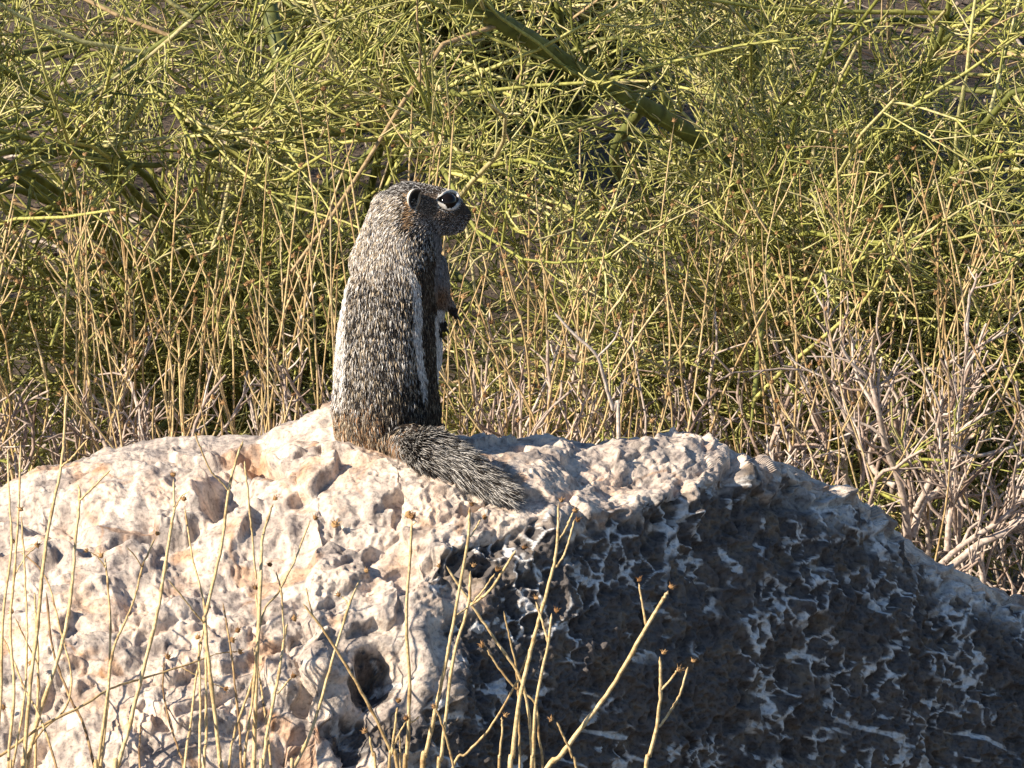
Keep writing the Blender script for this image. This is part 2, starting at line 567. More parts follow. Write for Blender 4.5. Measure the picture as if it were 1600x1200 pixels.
# ------------------------------------------------------------------ squirrel
Y0 = rock_at(600, 712)[1] + .030
S = K * (CAM[1] * 0 + np.linalg.norm(at(605, 640, Y0) - CAM))       # metres per photo pixel here
base = at(605, 706, Y0)
squirrel = empty('ground_squirrel', base)
tag(squirrel, 'grey grizzled ground squirrel with white side stripes sitting upright on the boulder', 'squirrel')


def W(px, py, dpx):
    return at(px, py, Y0 + dpx * S)


chains = []      # key spheres (px, py, depth px, radius px)
chains.append([(596, 668, 4, 62), (602, 630, 4, 80), (603, 580, 4, 80), (606, 520, 2, 77), (611, 470, 0, 72), (620, 430, -2, 66), (630, 396, -2, 58), (636, 360, 0, 54)])
chains.append([(628, 345, 0, 46), (640, 331, 0, 47), (660, 325, 0, 38), (684, 325, 0, 33), (702, 329, 0, 26), (716, 336, 0, 19), (725, 338, 0, 12)])
chains.append([(614, 330, 0, 34), (600, 365, 0, 34), (585, 410, 0, 38)])                            # nape
chains.append([(716, 332, 0, 15), (728, 335, 0, 9.5)])
chains.append([(680, 344, -6, 24), (704, 352, -5, 15), (716, 350, -4, 13)])                         # cheek, jaw
chains.append([(680, 344, 6, 24), (704, 352, 5, 15), (716, 350, 4, 13)])
chains.append([(560, 636, -6, 40), (566, 668, -12, 42), (580, 690, -22, 26)])                       # left haunch
chains.append([(640, 600, 10, 40), (655, 640, 8, 32), (664, 654, 6, 22), (676, 664, 4, 9), (690, 667, 10, 6)])   # right haunch, foot
chains.append([(664, 420, 8, 34), (672, 455, 12, 30), (668, 500, 14, 24), (662, 560, 14, 26)])      # chest, belly
chains.append([(668, 425, -8, 22), (682, 452, -6, 17), (695, 470, -2, 11), (704, 479, 2, 7.5), (709, 486, 4, 6)])   # near arm
chains.append([(670, 470, 26, 14), (678, 492, 22, 9), (686, 501, 18, 7), (692, 506, 16, 6)])        # far arm
for (bx_, by_, bz_) in ((709, 487, 4), (692, 507, 16)):
    for k in range(4):
        o = (k - 1.5)
        chains.append([(bx_, by_, bz_ + o * 3, 3.2), (bx_ + 2 + abs(o), by_ + 4, bz_ + o * 3.4, 2.6), (bx_ + 2 + abs(o), by_ + 8 - abs(o), bz_ + o * 3.6, 2.2)])
# tail, resting on the stone
tail_px = [(598, 668), (632, 688), (672, 703), (708, 718), (738, 738), (768, 757), (792, 770)]
tail3 = []
for i, (x, y) in enumerate(tail_px):
    p = rock_at(x, y + 20)
    q = at(x, y, 0)
    dd = (np.array(p)[1] - .006) if i > 1 else Y0 - (.010, .022)[i]
    tail3.append(dd)
tail3[2:] = list(np.polyval(np.polyfit(np.arange(5), np.minimum(tail3[2:], Y0 - .02), 1), np.arange(5)))
td = [(t - Y0) / S for t in tail3]
tail_r = [36, 30, 23, 18, 15, 11, 6]
chains.append([(x, y, dd, r) for (x, y), dd, r in zip(tail_px, td, tail_r)])
TAILC = np.array([W(x, y, dd) for (x, y), dd in zip(tail_px, td)])
TAILR = np.array(tail_r)
bm = bmesh.new()
for ch in chains:
    ch = np.array(ch, float)
    for a, c in zip(ch[:-1], ch[1:]):
        dist = np.linalg.norm((c - a)[:3])
        n = max(2, int(dist / max(2.0, .18 * min(a[3], c[3]))) + 1)
        n = min(n, 14)
        for t in np.linspace(0, 1, n):
            q = a + (c - a) * t
            p = W(q[0], q[1], q[2]) - base
            mt = Matrix.Translation(Vector(p))
            r = q[3] * S
            # the trunk is a little deeper than wide, the head narrower
            bmesh.ops.create_icosphere(bm, subdivisions=3 if q[3] > 12 else 2, radius=r, matrix=mt)
me = bpy.data.meshes.new('tmp'); bm.to_mesh(me); bm.free()
tmp = bpy.data.objects.new('tmp', me); COL.objects.link(tmp)
rm = tmp.modifiers.new('r', 'REMESH'); rm.mode = 'VOXEL'; rm.voxel_size = 1.7 * S
smo = tmp.modifiers.new('s', 'SMOOTH'); smo.factor = .5; smo.iterations = 9
dg = bpy.context.evaluated_depsgraph_get()
bme = bpy.data.meshes.new_from_object(tmp.evaluated_get(dg))
bpy.data.objects.remove(tmp); bpy.data.meshes.remove(me)
bme.name = 'body'
for p in bme.polygons: p.use_smooth = True
bme.materials.clear()
body = link('body', bme, M_SKIN, squirrel)

# eyes (both sides), ears, claws, whiskers
bco = np.empty(len(bme.vertices) * 3, np.float32); bme.vertices.foreach_get('co', bco); bco = bco.reshape(-1, 3) + base
bx2, by2 = pix(bco); bdep = (bco[:, 1] - Y0) / S


bno = np.empty(len(bme.vertices) * 3, np.float32); bme.vertex_normals.foreach_get('vector', bno); bno = bno.reshape(-1, 3).astype(float)


def skin_depth(x, y, sd):
    m = (bx2 - x) ** 2 + (by2 - y) ** 2 < 16
    return bdep[m].min() if sd < 0 else bdep[m].max()


for sd in (-1, 1):
    dsk = skin_depth(703, 312, sd)
    mm = ((bx2 - 703) ** 2 + (by2 - 312) ** 2 < 36) & (np.sign(bdep) == sd)
    nv_ = norm(bno[mm].mean(0))
    c = W(703, 312, dsk) - base - nv_ * 9.5 * S
    bm = bmesh.new()
    bmesh.ops.create_uvsphere(bm, u_segments=24, v_segments=16, radius=16.0 * S, matrix=Matrix.Translation(Vector(c)))
    em = bpy.data.meshes.new('eye'); bm.to_mesh(em); bm.free()
    for p in em.polygons: p.use_smooth = True
    link('eye', em, M_EYE, squirrel)
    # pale lid ring, almond shaped, drawn out to a point behind the eye
    nu, nv = 40, 8
    u = np.linspace(0, 2 * math.pi, nu, endpoint=False)
    ax = np.cos(u); ay = np.sin(u)
    cxr = 14.5 * ax - 6.0 * np.clip(-ax, 0, 1) ** 4
    cyr = 13.5 * ay * (1 - .25 * np.clip(-ax, 0, 1) ** 2)
    thick = 2.5 + 1.3 * np.clip(-ay, 0, 1) - 1.2 * np.clip(np.abs(ax) - .75, 0, .25) * 4
    sdep = np.array([skin_depth(703 + a_, 312 - b_, sd) for a_, b_ in zip(cxr, cyr)])
    sdep = (np.roll(sdep, 1) + sdep + np.roll(sdep, -1)) / 3
    V = []
    for w in np.linspace(0, 2 * math.pi, nv, endpoint=False):
        k = 1 + np.cos(w) * thick / np.hypot(cxr, cyr)
        V.append(at(703 + cxr * k, 312 - cyr * k, Y0 + (sdep + sd * (1.6 + 1.6 * math.sin(w))) * S))
    V = np.stack(V, 0).reshape(-1, 3) - base
    V += rng.normal(size=V.shape) * .45 * S
    F = [(i * nu + j, i * nu + (j + 1) % nu, ((i + 1) % nv) * nu + (j + 1) % nu, ((i + 1) % nv) * nu + j) for i in range(nv) for j in range(nu)]
    em = mesh_np('eye_ring', V, np.array(F))
    cv = np.tile(np.array([[.62, .58, .53]]) * np.where(np.abs(ax) > .93, .35, 1.0)[:, None], (nv, 1)) * (.8 + .35 * rng.random((len(V), 1)))
    cattr(em, 'col', cv)
    link('eye_ring', em, M_EAR, squirrel)
    # ear: a small cupped shell with a pale back rim
    dsk = skin_depth(648, 312, sd)
    nu, nv = 26, 9
    u = np.linspace(0, 2 * math.pi, nu, endpoint=False)[None]
    v = np.linspace(0, 1, nv)[:, None]
    ex = v * 8.8 * np.cos(u)
    ey = v * 16.5 * np.sin(u)
    edep = 11.0 * (1 - v ** 2.5) + 0 * u
    backr = np.clip(-np.cos(u) - .35 * np.sin(u), -.3, 1)
    out = 8.0 + 5.0 * np.clip(backr, 0, 1) * v
    px_ = 649 + ex - .16 * ey - 2.0 * v * np.clip(backr, 0, 1); py_ = 311 + ey
    dp = dsk + sd * (out - edep)
    V = at(px_, py_, Y0 + dp * S).reshape(-1, 3)
    pale_ = smooth01(v + 0 * u, .80, .97) * np.clip(backr + .25, 0, 1)
    colr = (.015 + .03 * (v + 0 * u) + .62 * pale_).reshape(-1, 1) * np.array([[1, .90, .80]]) * (.75 + .5 * rng.random((nu * nv, 1)))
    back = at(px_, py_, Y0 + (dsk - sd * 4 + 0 * dp) * S).reshape(-1, 3)[-nu:]
    back = back * .85 + back.mean(0) * .15 + np.array([-4.5 * S, 0, 1.5 * S])
    V = np.vstack([V, back]) - base
    colr = np.vstack([colr, np.full((nu, 3), .60) * np.array([[1, .84, .66]])])
    F = []
    for i in range(nv):
        for j in range(nu):
            j2 = (j + 1) % nu
            F.append((i * nu + j, i * nu + j2, (i + 1) * nu + j2, (i + 1) * nu + j))
    em = mesh_np('ear', V, np.array(F)); cattr(em, 'col', colr)
    link('ear', em, M_EAR, squirrel)
for (bx_, by_, bz_) in ((711, 494, 4), (694, 514, 16)):
    for k in range(4):
        o = k - 1.5
        pts = np.array([W(bx_ + abs(o) + t * 7, by_ - abs(o) + t * t * 7 + 2 * t, bz_ + o * 3.6) for t in np.linspace(0, 1, 6)]) - base
        V, Q = tubes(pts[None], np.linspace(2.0, .35, 6)[None] * S, 6)
        link('claw', mesh_np('claw', V, Q), M_CLAW, squirrel)
for sd in (-1, 1):
    for k in range(5):
        y = 336 + k * 4
        pts = np.array([W(716 + t * (26 + 5 * k) * (1 if k < 3 else .7), y + t * (k * 4 - 4) + 5 * t * t, sd * (10 + t * (18 + 6 * k))) for t in np.linspace(0, 1, 8)]) - base
        V, Q = tubes(pts[None], np.linspace(.32, .12, 8)[None] * S, 4)
        link('whisker', mesh_np('whisker', V, Q), M_CLAW, squirrel)
pts = np.array([W(724 + t * 8, 331 + 2 * t, 0) for t in np.linspace(0, 1, 6)]) - base
V, Q = tubes(pts[None], np.array([[5, 6.5, 7, 6.2, 4.2, .6]]) * S, 10)
link('nose', mesh_np('nose', V, Q), M_CLAW, squirrel)


def mesh_arrays(me):
    me.calc_loop_triangles()
    co = np.empty(len(me.vertices) * 3, np.float32); me.vertices.foreach_get('co', co); co = co.reshape(-1, 3).astype(float)
    no = np.empty(len(me.vertices) * 3, np.float32); me.vertex_normals.foreach_get('vector', no); no = no.reshape(-1, 3).astype(float)
    tri = np.empty(len(me.loop_triangles) * 3, np.int32); me.loop_triangles.foreach_get('vertices', tri)
    return co, no, tri.reshape(-1, 3)


co, no, tri = mesh_arrays(bme)
A = np.linalg.norm(np.cross(co[tri[:, 1]] - co[tri[:, 0]], co[tri[:, 2]] - co[tri[:, 0]]), axis=1)


def hairs(nh, which):
    t = tri[rng.choice(len(tri), nh, p=A / A.sum())]
    r = rng.random((nh, 2)); sw = r.sum(1) > 1; r[sw] = 1 - r[sw]
    w = np.stack([1 - r.sum(1), r[:, 0], r[:, 1]], 1)
    root = (co[t] * w[..., None]).sum(1)
    nr = norm((no[t] * w[..., None]).sum(1))
    wp = root + base
    x, y = pix(wp)
    dep = (wp[:, 1] - Y0) / S
    # nearest point of the tail axis
    tc = catmull(TAILC, 60); tdir = norm(np.gradient(tc, axis=0)); trr = np.interp(np.linspace(0, 1, 60), np.linspace(0, 1, len(TAILR)), TAILR)
    dm = np.linalg.norm(wp[:, None] - tc[None], axis=2) / S
    ti = dm.argmin(1)
    tail = (dm[np.arange(nh), ti] < trr[ti] * 1.35 + 3) & (ti > 10) & (y > 676)
    tl = tail & (ti > 14)
    yj = y + rng.normal(size=nh) * 7
    head = (yj < 366) & (x > 596)
    fc = smooth01(x, 640, 665) * (yj < 366)
    eye = np.hypot((x - 703) / 1.0, y - 312)
    D = np.tile([[.05, 0, -1.0]], (nh, 1))
    hd = np.stack([-.9 - 0 * x, 0 * x, -.15 - .55 * smooth01(640 - x, 0, 40)], 1)
    hw = (smooth01(392 - y, 0, 55) * (x > 590))[:, None]
    D = D * (1 - hw) + hd * hw
    D = np.where(tl[:, None], tdir[ti] * 1.1, D)
    D = norm(D + rng.normal(size=(nh, 3)) * .16)
    D = D - (D * nr).sum(1, keepdims=True) * nr * .9
    lift = np.where(tl, .75, np.where(fc > .5, .22, .33))[:, None] * (.7 + .6 * rng.random((nh, 1)))
    D = norm(norm(D) + nr * lift)
    L = 13 + 0 * x
    L = np.where(y < 420, 11, L)
    hl = smooth01(385 - y, 0, 50) * (x > 596)
    L = L * (1 - hl) + 8.5 * hl
    fl = smooth01(x, 630, 680) * smooth01(380 - y, 0, 30)
    L = L * (1 - fl) + 4.5 * fl
    L = np.where((x > 690) & (y < 372), 3.0, L)
    L = np.where(y > 600, 15, L)
    L = np.where(tl, 30, L)
    L = np.where((x > 684) & (y > 440) & (y < 530), 6, L)
    L = np.where((x > 676) & (y > 650) & (x < 700) & (~tail), 3, L)
    L = L * (.7 + .6 * rng.random(nh))
    # colour --------------------------------------------------------
    rnd = rng.random(nh)
    lowf = fbm(wp * 260, 2)
    dark = np.array([.030, .023, .019]); white = np.array([.70, .665, .63]); cream = np.array([.52, .42, .30]); rusty = np.array([.42, .235, .12]); brown = np.array([.13, .085, .055]); grey = np.array([.28, .25, .235])

    def pick(p):                       # share of white tipped hairs
        return ((rnd + .22 * lowf) < p)[:, None]
    c = np.where(pick(.45), white, dark)                                    # the back
    nape = smooth01(452 - y, 0, 50) * smooth01(650 - x, 0, 25) * (~head | (x < 625))  # pale nape fur, with extra white put in for its sunlit brightness
    c = np.where(pick(.45 + .40 * nape), np.where((rnd * 7 % 1 < .4)[:, None], cream, white), c) * (1 - 0 * nape[:, None])
    c = np.where((pick(.45 + .40 * nape)), c, dark * (1 + 4.0 * nape[:, None]))
    lower = smooth01(y, 560, 640) * smooth01(x, 575, 600)                    # dark lower middle
    c = np.where((lower > rng.random(nh) * 1.3)[:, None], np.where((rnd < .14)[:, None], cream * .8, dark * .8), c)
    rump = .9 * smooth01(y, 600, 690) * smooth01(622 - x + 14 * lowf, 0, 50)
    c = np.where((rump * .8 > rng.random(nh))[:, None], np.where((rng.random(nh) < .38)[:, None], rusty * (.8 + .8 * rng.random((nh, 1))), np.where((rnd < .62)[:, None], cream * 1.15, brown * 1.2)), c)
    # stripes
    sx = np.interp(y, [415, 440, 470, 520, 560, 590, 618], [640, 648, 652, 651, 655, 660, 661])
    sw_ = np.interp(y, [412, 440, 590, 622], [2, 6.5, 5.5, 1.5])
    s1 = (np.abs(x - sx + 1.5 * lowf) < sw_) & (y > 414) & (y < 620) & (dep < 20)
    s2x = np.interp(y, [420, 450, 500, 600, 640], [541, 534, 529, 527, 528])
    s2 = (x < s2x + 12 + 3 * lowf) & (y > 424) & (y < 636) & (rng.random(nh) < np.interp(y, [560, 640], [.95, .35]))
    c = np.where((s1 | s2)[:, None], np.where((rng.random(nh) < .88)[:, None], white * 1.2, grey), c)
    flank = (x > sx + sw_ + 1) & (y > 418) & (y < 660)
    c = np.where(flank[:, None], np.where((rnd < .16)[:, None], cream * .7, np.where((rnd < .5)[:, None], brown * .8, dark)), c)
    belly = (x > np.interp(y, [470, 490, 590], [690, 677, 681])) & (y > 480) & (y < 592)
    c = np.where(belly[:, None], white * 1.15, c)
    chest = (x > np.interp(y, [360, 400, 440, 480], [676, 680, 676, 684])) & (y > 362) & (y < 482)
    orange = np.exp(-(((x - 690) / 16) ** 2 + ((y - 462) / 18) ** 2))
    cc = (grey * 1.05)[None] * (.6 + .8 * rng.random((nh, 1)))
    cc = cc * (1 - orange[:, None]) + np.array([.34, .19, .10]) * orange[:, None]
    c = np.where(chest[:, None], cc, c)
    sh = smooth01(y, 372, 410) * smooth01(x, 655, 668) * (x < np.interp(y, [360, 400, 440, 480], [676, 680, 676, 684])) * (y < 480)
    c = np.where((sh * .8 > rng.random(nh))[:, None], np.where((rnd < .2)[:, None], cream * .6, brown * .7), c)
    # head
    crown = head & (y < 303)
    fcol = np.array([.36, .27, .205])[None] * (.5 + .9 * rng.random((nh, 1)))
    low = smooth01(y, 330, 352)[:, None]
    fcol = fcol * (1 - low) + (grey * 1.5)[None] * (.6 + .7 * rng.random((nh, 1))) * low
    c = np.where((fc > rng.random(nh))[:, None] & ~crown[:, None], fcol, c)
    c = np.where(crown[:, None], np.where((rnd < .36)[:, None], white * .85, dark * 1.5), c)
    muz = (x > 714) & (y > 336)
    c = np.where((muz & head)[:, None], np.where((rnd < .6)[:, None], grey * 1.9, dark * 3), c)
    br = (x > 712) & (y < 334) & head
    c = np.where(br[:, None], brown * (1.1 + 1.0 * rng.random((nh, 1))), c)
    ang = np.arctan2(312 - y, x - 703)
    ring = (eye > 9.5) & (eye < 18.5 + 2 * (np.sin(ang) < 0)) & (np.abs(np.sin(ang)) > .28 - .4 * (x > 703)) & head
    c = np.where(ring[:, None], white * 1.25, c)
    c = np.where((head & (eye < 10))[:, None], dark * .5, c)
    pear = np.exp(-(((x - 641) / 7) ** 2 + ((y - 338) / 22) ** 2))
    c = np.where((pear > rng.random(nh))[:, None] & head[:, None], np.array([.46, .30, .17]) * (.7 + .7 * rng.random((nh, 1))), c)
    # feet and hands
    paw = ((x > 700) & (y > 478) & (y < 505)) | ((x > 685) & (y > 500) & (y < 525))
    c = np.where(paw[:, None], dark * 1.3, c)
    # tail
    tb = np.clip((ti - 8) / 9.0, 0, 1)
    tcl = np.where((rng.random(nh) < .46)[:, None], white * .8, dark)
    tcl = np.where((rng.random(nh) > tb)[:, None], np.where((rnd < .6)[:, None], rusty, cream * .8), tcl)
    c = np.where(tail[:, None], tcl, c)
    c = c * (.8 + .4 * rng.random((nh, 1)))
    # skip hairs that would cover eye and nose
    keep = ~((eye < 14.0) & (np.abs(dep) < 45) & head) & ~((x > 731) & (y < 372))
    wdt = np.where(fc > .5, .95, np.where(tl, 1.15, 1.0)) * (.8 + .4 * rng.random(nh))
    root, nr, D, L, c, wdt, tl = (a[keep] for a in (root, nr, D, L, c, wdt, tl))
    m = len(root)
    side = norm(np.cross(D, rng.normal(size=(m, 3))))
    L = (L * S)[:, None]; wd = (wdt * S * .5)[:, None]
    bend = norm(D - nr * .35 + np.where(tl[:, None], 0, 1) * np.array([0, 0, -.25]))
    p0 = root - nr * .0004; p1 = root + D * L * .5; p2 = p1 + bend * L * .5
    side2 = norm(np.cross(D, side))
    V = np.stack([p0 - side * wd, p0 + side * wd, p0 + side2 * wd, p1 - side * wd * .9, p1 + side * wd * .9, p1 + side2 * wd * .9, p2], 1).reshape(-1, 3)
    i = (np.arange(m) * 7)[:, None]
    Q = np.concatenate([i + np.array([[0, 1, 4, 3]]), i + np.array([[1, 2, 5, 4]])])
    T = np.concatenate([i + np.array([[3, 4, 6]]), i + np.array([[4, 5, 6]])])
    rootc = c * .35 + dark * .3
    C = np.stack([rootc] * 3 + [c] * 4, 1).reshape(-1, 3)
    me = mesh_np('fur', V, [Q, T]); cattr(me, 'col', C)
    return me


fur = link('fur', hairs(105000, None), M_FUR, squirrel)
fur['kind'] = 'stuff'


# ------------------------------------------------------------------ dry stalks before the boulder
def head_mesh(seed):
    r = np.random.default_rng(seed)
    bm = bmesh.new()
    bmesh.ops.create_icosphere(bm, subdivisions=1, radius=1.0)
    for v in bm.verts:
        v.co *= .75 + .5 * r.random()
        v.co.z = v.co.z * .8
    n = 7
    for k in range(n):                                     # dry bracts standing out around the cup
        a = 2 * math.pi * k / n + r.random() * .5
        t = .5 + .6 * r.random()
        d = Vector((math.cos(a), math.sin(a), t)).normalized()
        s = Vector((-math.sin(a), math.cos(a), 0)) * .28
        ln = 1.5 + .7 * r.random()
        p = [bm.verts.new(d * .5 - s), bm.verts.new(d * .5 + s), bm.verts.new(d * ln), bm.verts.new(d * .5 - Vector((0, 0, .35)))]
        for f in ((0, 1, 2), (1, 3, 2), (3, 0, 2)):
            bm.faces.new([p[q] for q in f])
    me = bpy.data.meshes.new('seed_head'); bm.to_mesh(me); bm.free()
    fattr(me, 'tint', np.full(len(me.vertices), r.random()))
    me.materials.append(M_HEAD)
    return me


HEADS = [head_mesh(i) for i in range(6)]


def put_head(parent, loc, dirv, r, name='seed_head'):
    o = bpy.data.objects.new(name, random.choice(HEADS))
    COL.objects.link(o)
    o.parent = parent
    o.location = loc
    o.rotation_euler = (Vector(dirv).to_track_quat('Z', 'Y') @ Matrix.Rotation(random.random() * 6.3, 3, 'Z').to_quaternion()).to_euler()
    o.scale = (r, r, r)
    return o


def stem(name, pts, r0, r1, tint, parent, org, mat=M_STALK, sides=7, n=None, knots=True):
    pts = np.asarray(pts)
    n = n or max(6, len(pts) * 6)
    c = catmull(pts, n)
    wob = .00013 * rng.normal(size=c.shape); wob[0] = 0; wob[-1] = 0
    c = c + wob
    rad = np.linspace(r0, r1, n) * (1 + .03 * rng.normal(size=n))
    kd = np.zeros(n)
    if knots:
        for k in rng.integers(2, n - 1, max(1, n // 9)):
            rad[k] *= 1.22 if mat is M_STALK else 1.10
            kd[k] = .3
    rad[-1] *= .12
    if mat is M_BARK: rad[0] *= .12
    V, Q = tubes((c - org)[None], rad[None], sides)
    me = mesh_np(name, V, Q)
    fattr(me, 'tint', np.clip(tint - np.repeat(kd, sides) + .12 * np.repeat(rng.normal(size=n), sides), 0, 1))
    return link(name, me, mat, parent)


GF = 'dry flower stalks growing in front of the boulder'
LIT = 'thin pale dry stalk standing before the sunlit flank of the boulder'


DY = 0.0


def stalk(pts, heads=(), branches=(), r=(3.0, 1.8), Y=None, label=LIT, tint=.7, dY=None):
    """pts from the foot upwards as photo pixels"""
    Y = Y if Y is not None else -.36 + .05 * random.uniform(-1, 1)
    n = len(pts)
    dY = DY if dY is None else dY
    ext = list(pts)
    (x0, y0), (x1, y1) = ext[0], ext[1]
    Ys = [Y + dY * i / max(1, n - 1) for i in range(n)]
    W3 = [at(x, y, yy) for (x, y), yy in zip(ext, Ys)]
    # carry the stem on down to the soil
    d = W3[0] - W3[1]
    gx_ = W3[0][0] + d[0] / max(.02, abs(d[2])) * W3[0][2] * .5
    foot = np.array([gx_, Ys[0] + .01 * random.uniform(-1, 1), -.004])
    mid = foot * .45 + W3[0] * .55 + np.array([d[0] * .25, 0, 0])
    W3 = [foot, mid] + W3
    o = empty('dry_stalk', foot)
    tag(o, label, 'dry stalk', GF)
    s = K * 3.75
    stem('stem', W3, r[0] * s * 1.15, r[1] * s, tint, o, foot)
    tops = [(W3[-1], W3[-2])] if heads else []
    for hx, hy in heads:
        h = at(hx, hy, Ys[-1])
        put_head(o, h - foot, h - W3[-2], random.uniform(4.2, 5.6) * s)
    for bi, br in enumerate(branches):
        bp, bh, br_r = br
        yb = np.interp(bp[0][1], [p[1] for p in pts][::-1], Ys[::-1])
        off = random.uniform(-.012, .012)
        B3_ = [at(x, y, yb + off * i / max(1, len(bp) - 1)) for i, (x, y) in enumerate(bp)]
        stem('branch', B3_, br_r * s, br_r * s * .8, tint, o, foot)
        if bh:
            h = at(bh[0], bh[1], yb + off)
            put_head(o, h - foot, h - B3_[-2], random.uniform(4.2, 5.8) * s)
    return o


# before the shaded face
stalk([(660, 1205), (665, 1180), (681, 1106), (698, 1030), (710, 963), (731, 844), (734, 792)], [(737, 788)], [([(735, 839), (744, 824), (751, 812)], (757, 808), 1.5)], (3.9, 2.0), -.33, 'sturdy upright stalk with a small side fork, its tip crossing the sunlit stone edge')
stalk([(684, 1215), (690, 1180), (707, 1036), (731, 949), (735, 892)], [(740, 884)], [([(735, 946), (755, 922), (773, 896)], (777, 890), 1.6), ([(735, 946), (762, 926), (787, 890), (806, 860)], (819, 855), 2.3), ([(731, 949), (714, 961)], None, 1.5)], (3.4, 2.2), -.345, 'stalk that fans into three branches with seed heads before the dark rock')
stalk([(836, 1215), (831, 1180), (826, 1117), (812, 1058), (770, 995), (735, 942), (697, 884)], [(686, 884)], [], (2.6, 2.0), -.315, 'stalk bending left across the dark face, crossing two upright stalks')
stalk([(797, 1210), (801, 1180), (812, 1092), (829, 1019), (843, 966), (864, 890), (871, 840), (873, 787)], [(877, 782)], [([(864, 890), (878, 873), (887, 852), (898, 811)], (903, 812), 2.0), ([(872, 844), (883, 828), (896, 799)], (899, 798), 1.8)], (4.2, 1.9), -.32, 'tallest stalk before the dark face, its top split in three above the arete')
stalk([(830, 1215), (833, 1180), (838, 1096), (856, 1008), (862, 958)], [(870, 954)], [([(856, 1003), (847, 970), (837, 940)], (838, 934), 2.0)], (3.2, 2.0), -.345, 'short stalk forked like a Y just before the tallest stalk')
stalk([(838, 1235), (877, 1180), (913, 1131), (955, 1075), (1008, 984), (1031, 945), (1044, 923)], [(1049, 917)], [([(1010, 981), (1004, 945), (998, 911)], (999, 906), 1.9)], (4.3, 2.6), -.33, 'thick stalk leaning far over to one side, with one short upright branch')
stalk([(1008, 1215), (1015, 1180), (1027, 1131), (1032, 1075), (1031, 1026)], [(1037, 1020)], [([(1029, 1136), (1047, 1112), (1062, 1085), (1075, 1042)], (1083, 1033), 2.2), ([(1033, 1078), (1047, 1063), (1058, 1048)], (1061, 1046), 2.0)], (3.6, 2.4), -.33, 'stalk with two curved side branches and three seed heads, standing alone before the dark pits')
stalk([(632, 1210), (635, 1180), (640, 1075), (635, 970), (640, 880), (644, 814)], [(643, 807)], [([(634, 1127), (646, 1127), (655, 1119)], None, 1.6), ([(643, 822), (650, 815)], None, 1.0)], (3.4, 2.0), -.34, 'single straight stalk rising along the edge between sunlit and dark stone')
stalk([(700, 1220), (728, 1178), (763, 1141), (801, 1078), (818, 1040), (828, 1012)], [], [], (2.3, 1.4), -.31, 'thin leaning stalk without a head, crossing behind the tallest stalk', .5)
stalk([(850, 1220), (842, 1150), (836, 1098), (801, 1071), (770, 1030), (761, 1014)], [(753, 1008)], [], (2.0, 1.5), -.30, 'thin stalk ending in a pale round seed head before the dark hollow', .5)
stalk([(812, 1215), (811, 1120), (808, 1054), (797, 1000), (787, 955)], [], [], (1.9, 1.5), -.30, 'thin bare stalk with a blunt tip before the dark face', .45)
stalk([(608, 1210), (612, 1177), (618, 1130), (621, 1105)], [(622, 1095)], [([(612, 1177), (622, 1150), (634, 1128)], (634, 1122), 1.7), ([(626, 1200), (625, 1160), (624, 1145)], None, 1.6)], (2.6, 1.6), -.36, 'short tuft-like stalk with two tips at the foot of the straight single stalk', .6)
stalk([(622, 1208), (610, 1172), (580, 1110), (545, 1047), (507, 987), (473, 943)], [], [([(490, 964), (484, 945), (478, 918)], None, 1.2)], (3.0, 1.9), -.35, 'brownish stalk leaning over the dark hollow, bare at its tip', .42)
stalk([(712, 1230), (700, 1165), (690, 1130), (682, 1108)], [(678, 1104)], [], (2.0, 1.6), -.37, 'short brown twig-like stalk bending towards the sturdy upright one', .35)
stalk([(905, 1230), (893, 1180), (880, 1150), (870, 1128)], [(861, 1124)], [], (2.2, 1.6), -.37, 'short stalk with a drooping head beside the thick leaning stalk', .5)
stalk([(780, 1220), (781, 1180), (785, 1140), (784, 1120)], [(790, 1118)], [], (2.0, 1.6), -.36, 'very short pale stalk with a ragged head at the base of the tall stalks', .65)
stalk([(588, 1215), (583, 1180), (577, 1150)], [(570, 1143)], [], (2.6, 1.8), -.37, 'stubby stalk with a round brown head under the dark hollow', .55)
# before the sunlit flank
DY = .10
stalk([(455, 1212), (460, 1200), (490, 1132), (517, 1040), (545, 947), (562, 905)], [(572, 892)], [([(545, 947), (540, 938), (533, 931)], (529, 929), 1.3)], (3.6, 1.6), -0.295, 'clean curved stalk sweeping up towards the tail, with one side head')
stalk([(395, 1215), (397, 1198), (400, 1075), (406, 932), (408, 880), (410, 842), (418, 812), (427, 787)], [(430, 779)], [([(400, 905), (395, 850), (390, 797), (384, 740), (382, 720)], None, 1.8)], (4.2, 1.7), -0.285, 'tall pair of stalks growing from one foot, before the sunlit flank')
stalk([(345, 1215), (345, 1200), (328, 1050), (320, 975), (323, 952), (345, 860), (357, 767), (368, 722), (380, 688)], [], [([(357, 767), (345, 752), (330, 737), (315, 705), (304, 676)], None, 1.6), ([(320, 975), (305, 958), (287, 935), (262, 905)], None, 1.4)], (3.6, 1.9), -0.305, 'tall stalk with a long opposite branch, crossing the dark cleft in the stone', .6)
stalk([(408, 1215), (410, 1200), (420, 1132), (435, 1055), (443, 1005), (449, 972)], [(460, 967)], [([(433, 1085), (445, 1070), (456, 1058)], (458, 1056), 1.6), ([(444, 1000), (440, 930), (431, 892)], (422, 882), 1.6)], (3.4, 1.9), -0.315, 'stalk with a fat brown head and a lower side branch on sunlit stone')
stalk([(380, 1215), (395, 1090), (408, 968), (435, 925), (460, 877), (485, 812)], [(492, 809)], [], (2.4, 1.3), -0.285, 'slim stalk arching out from the tall pair with a single end head', .55)
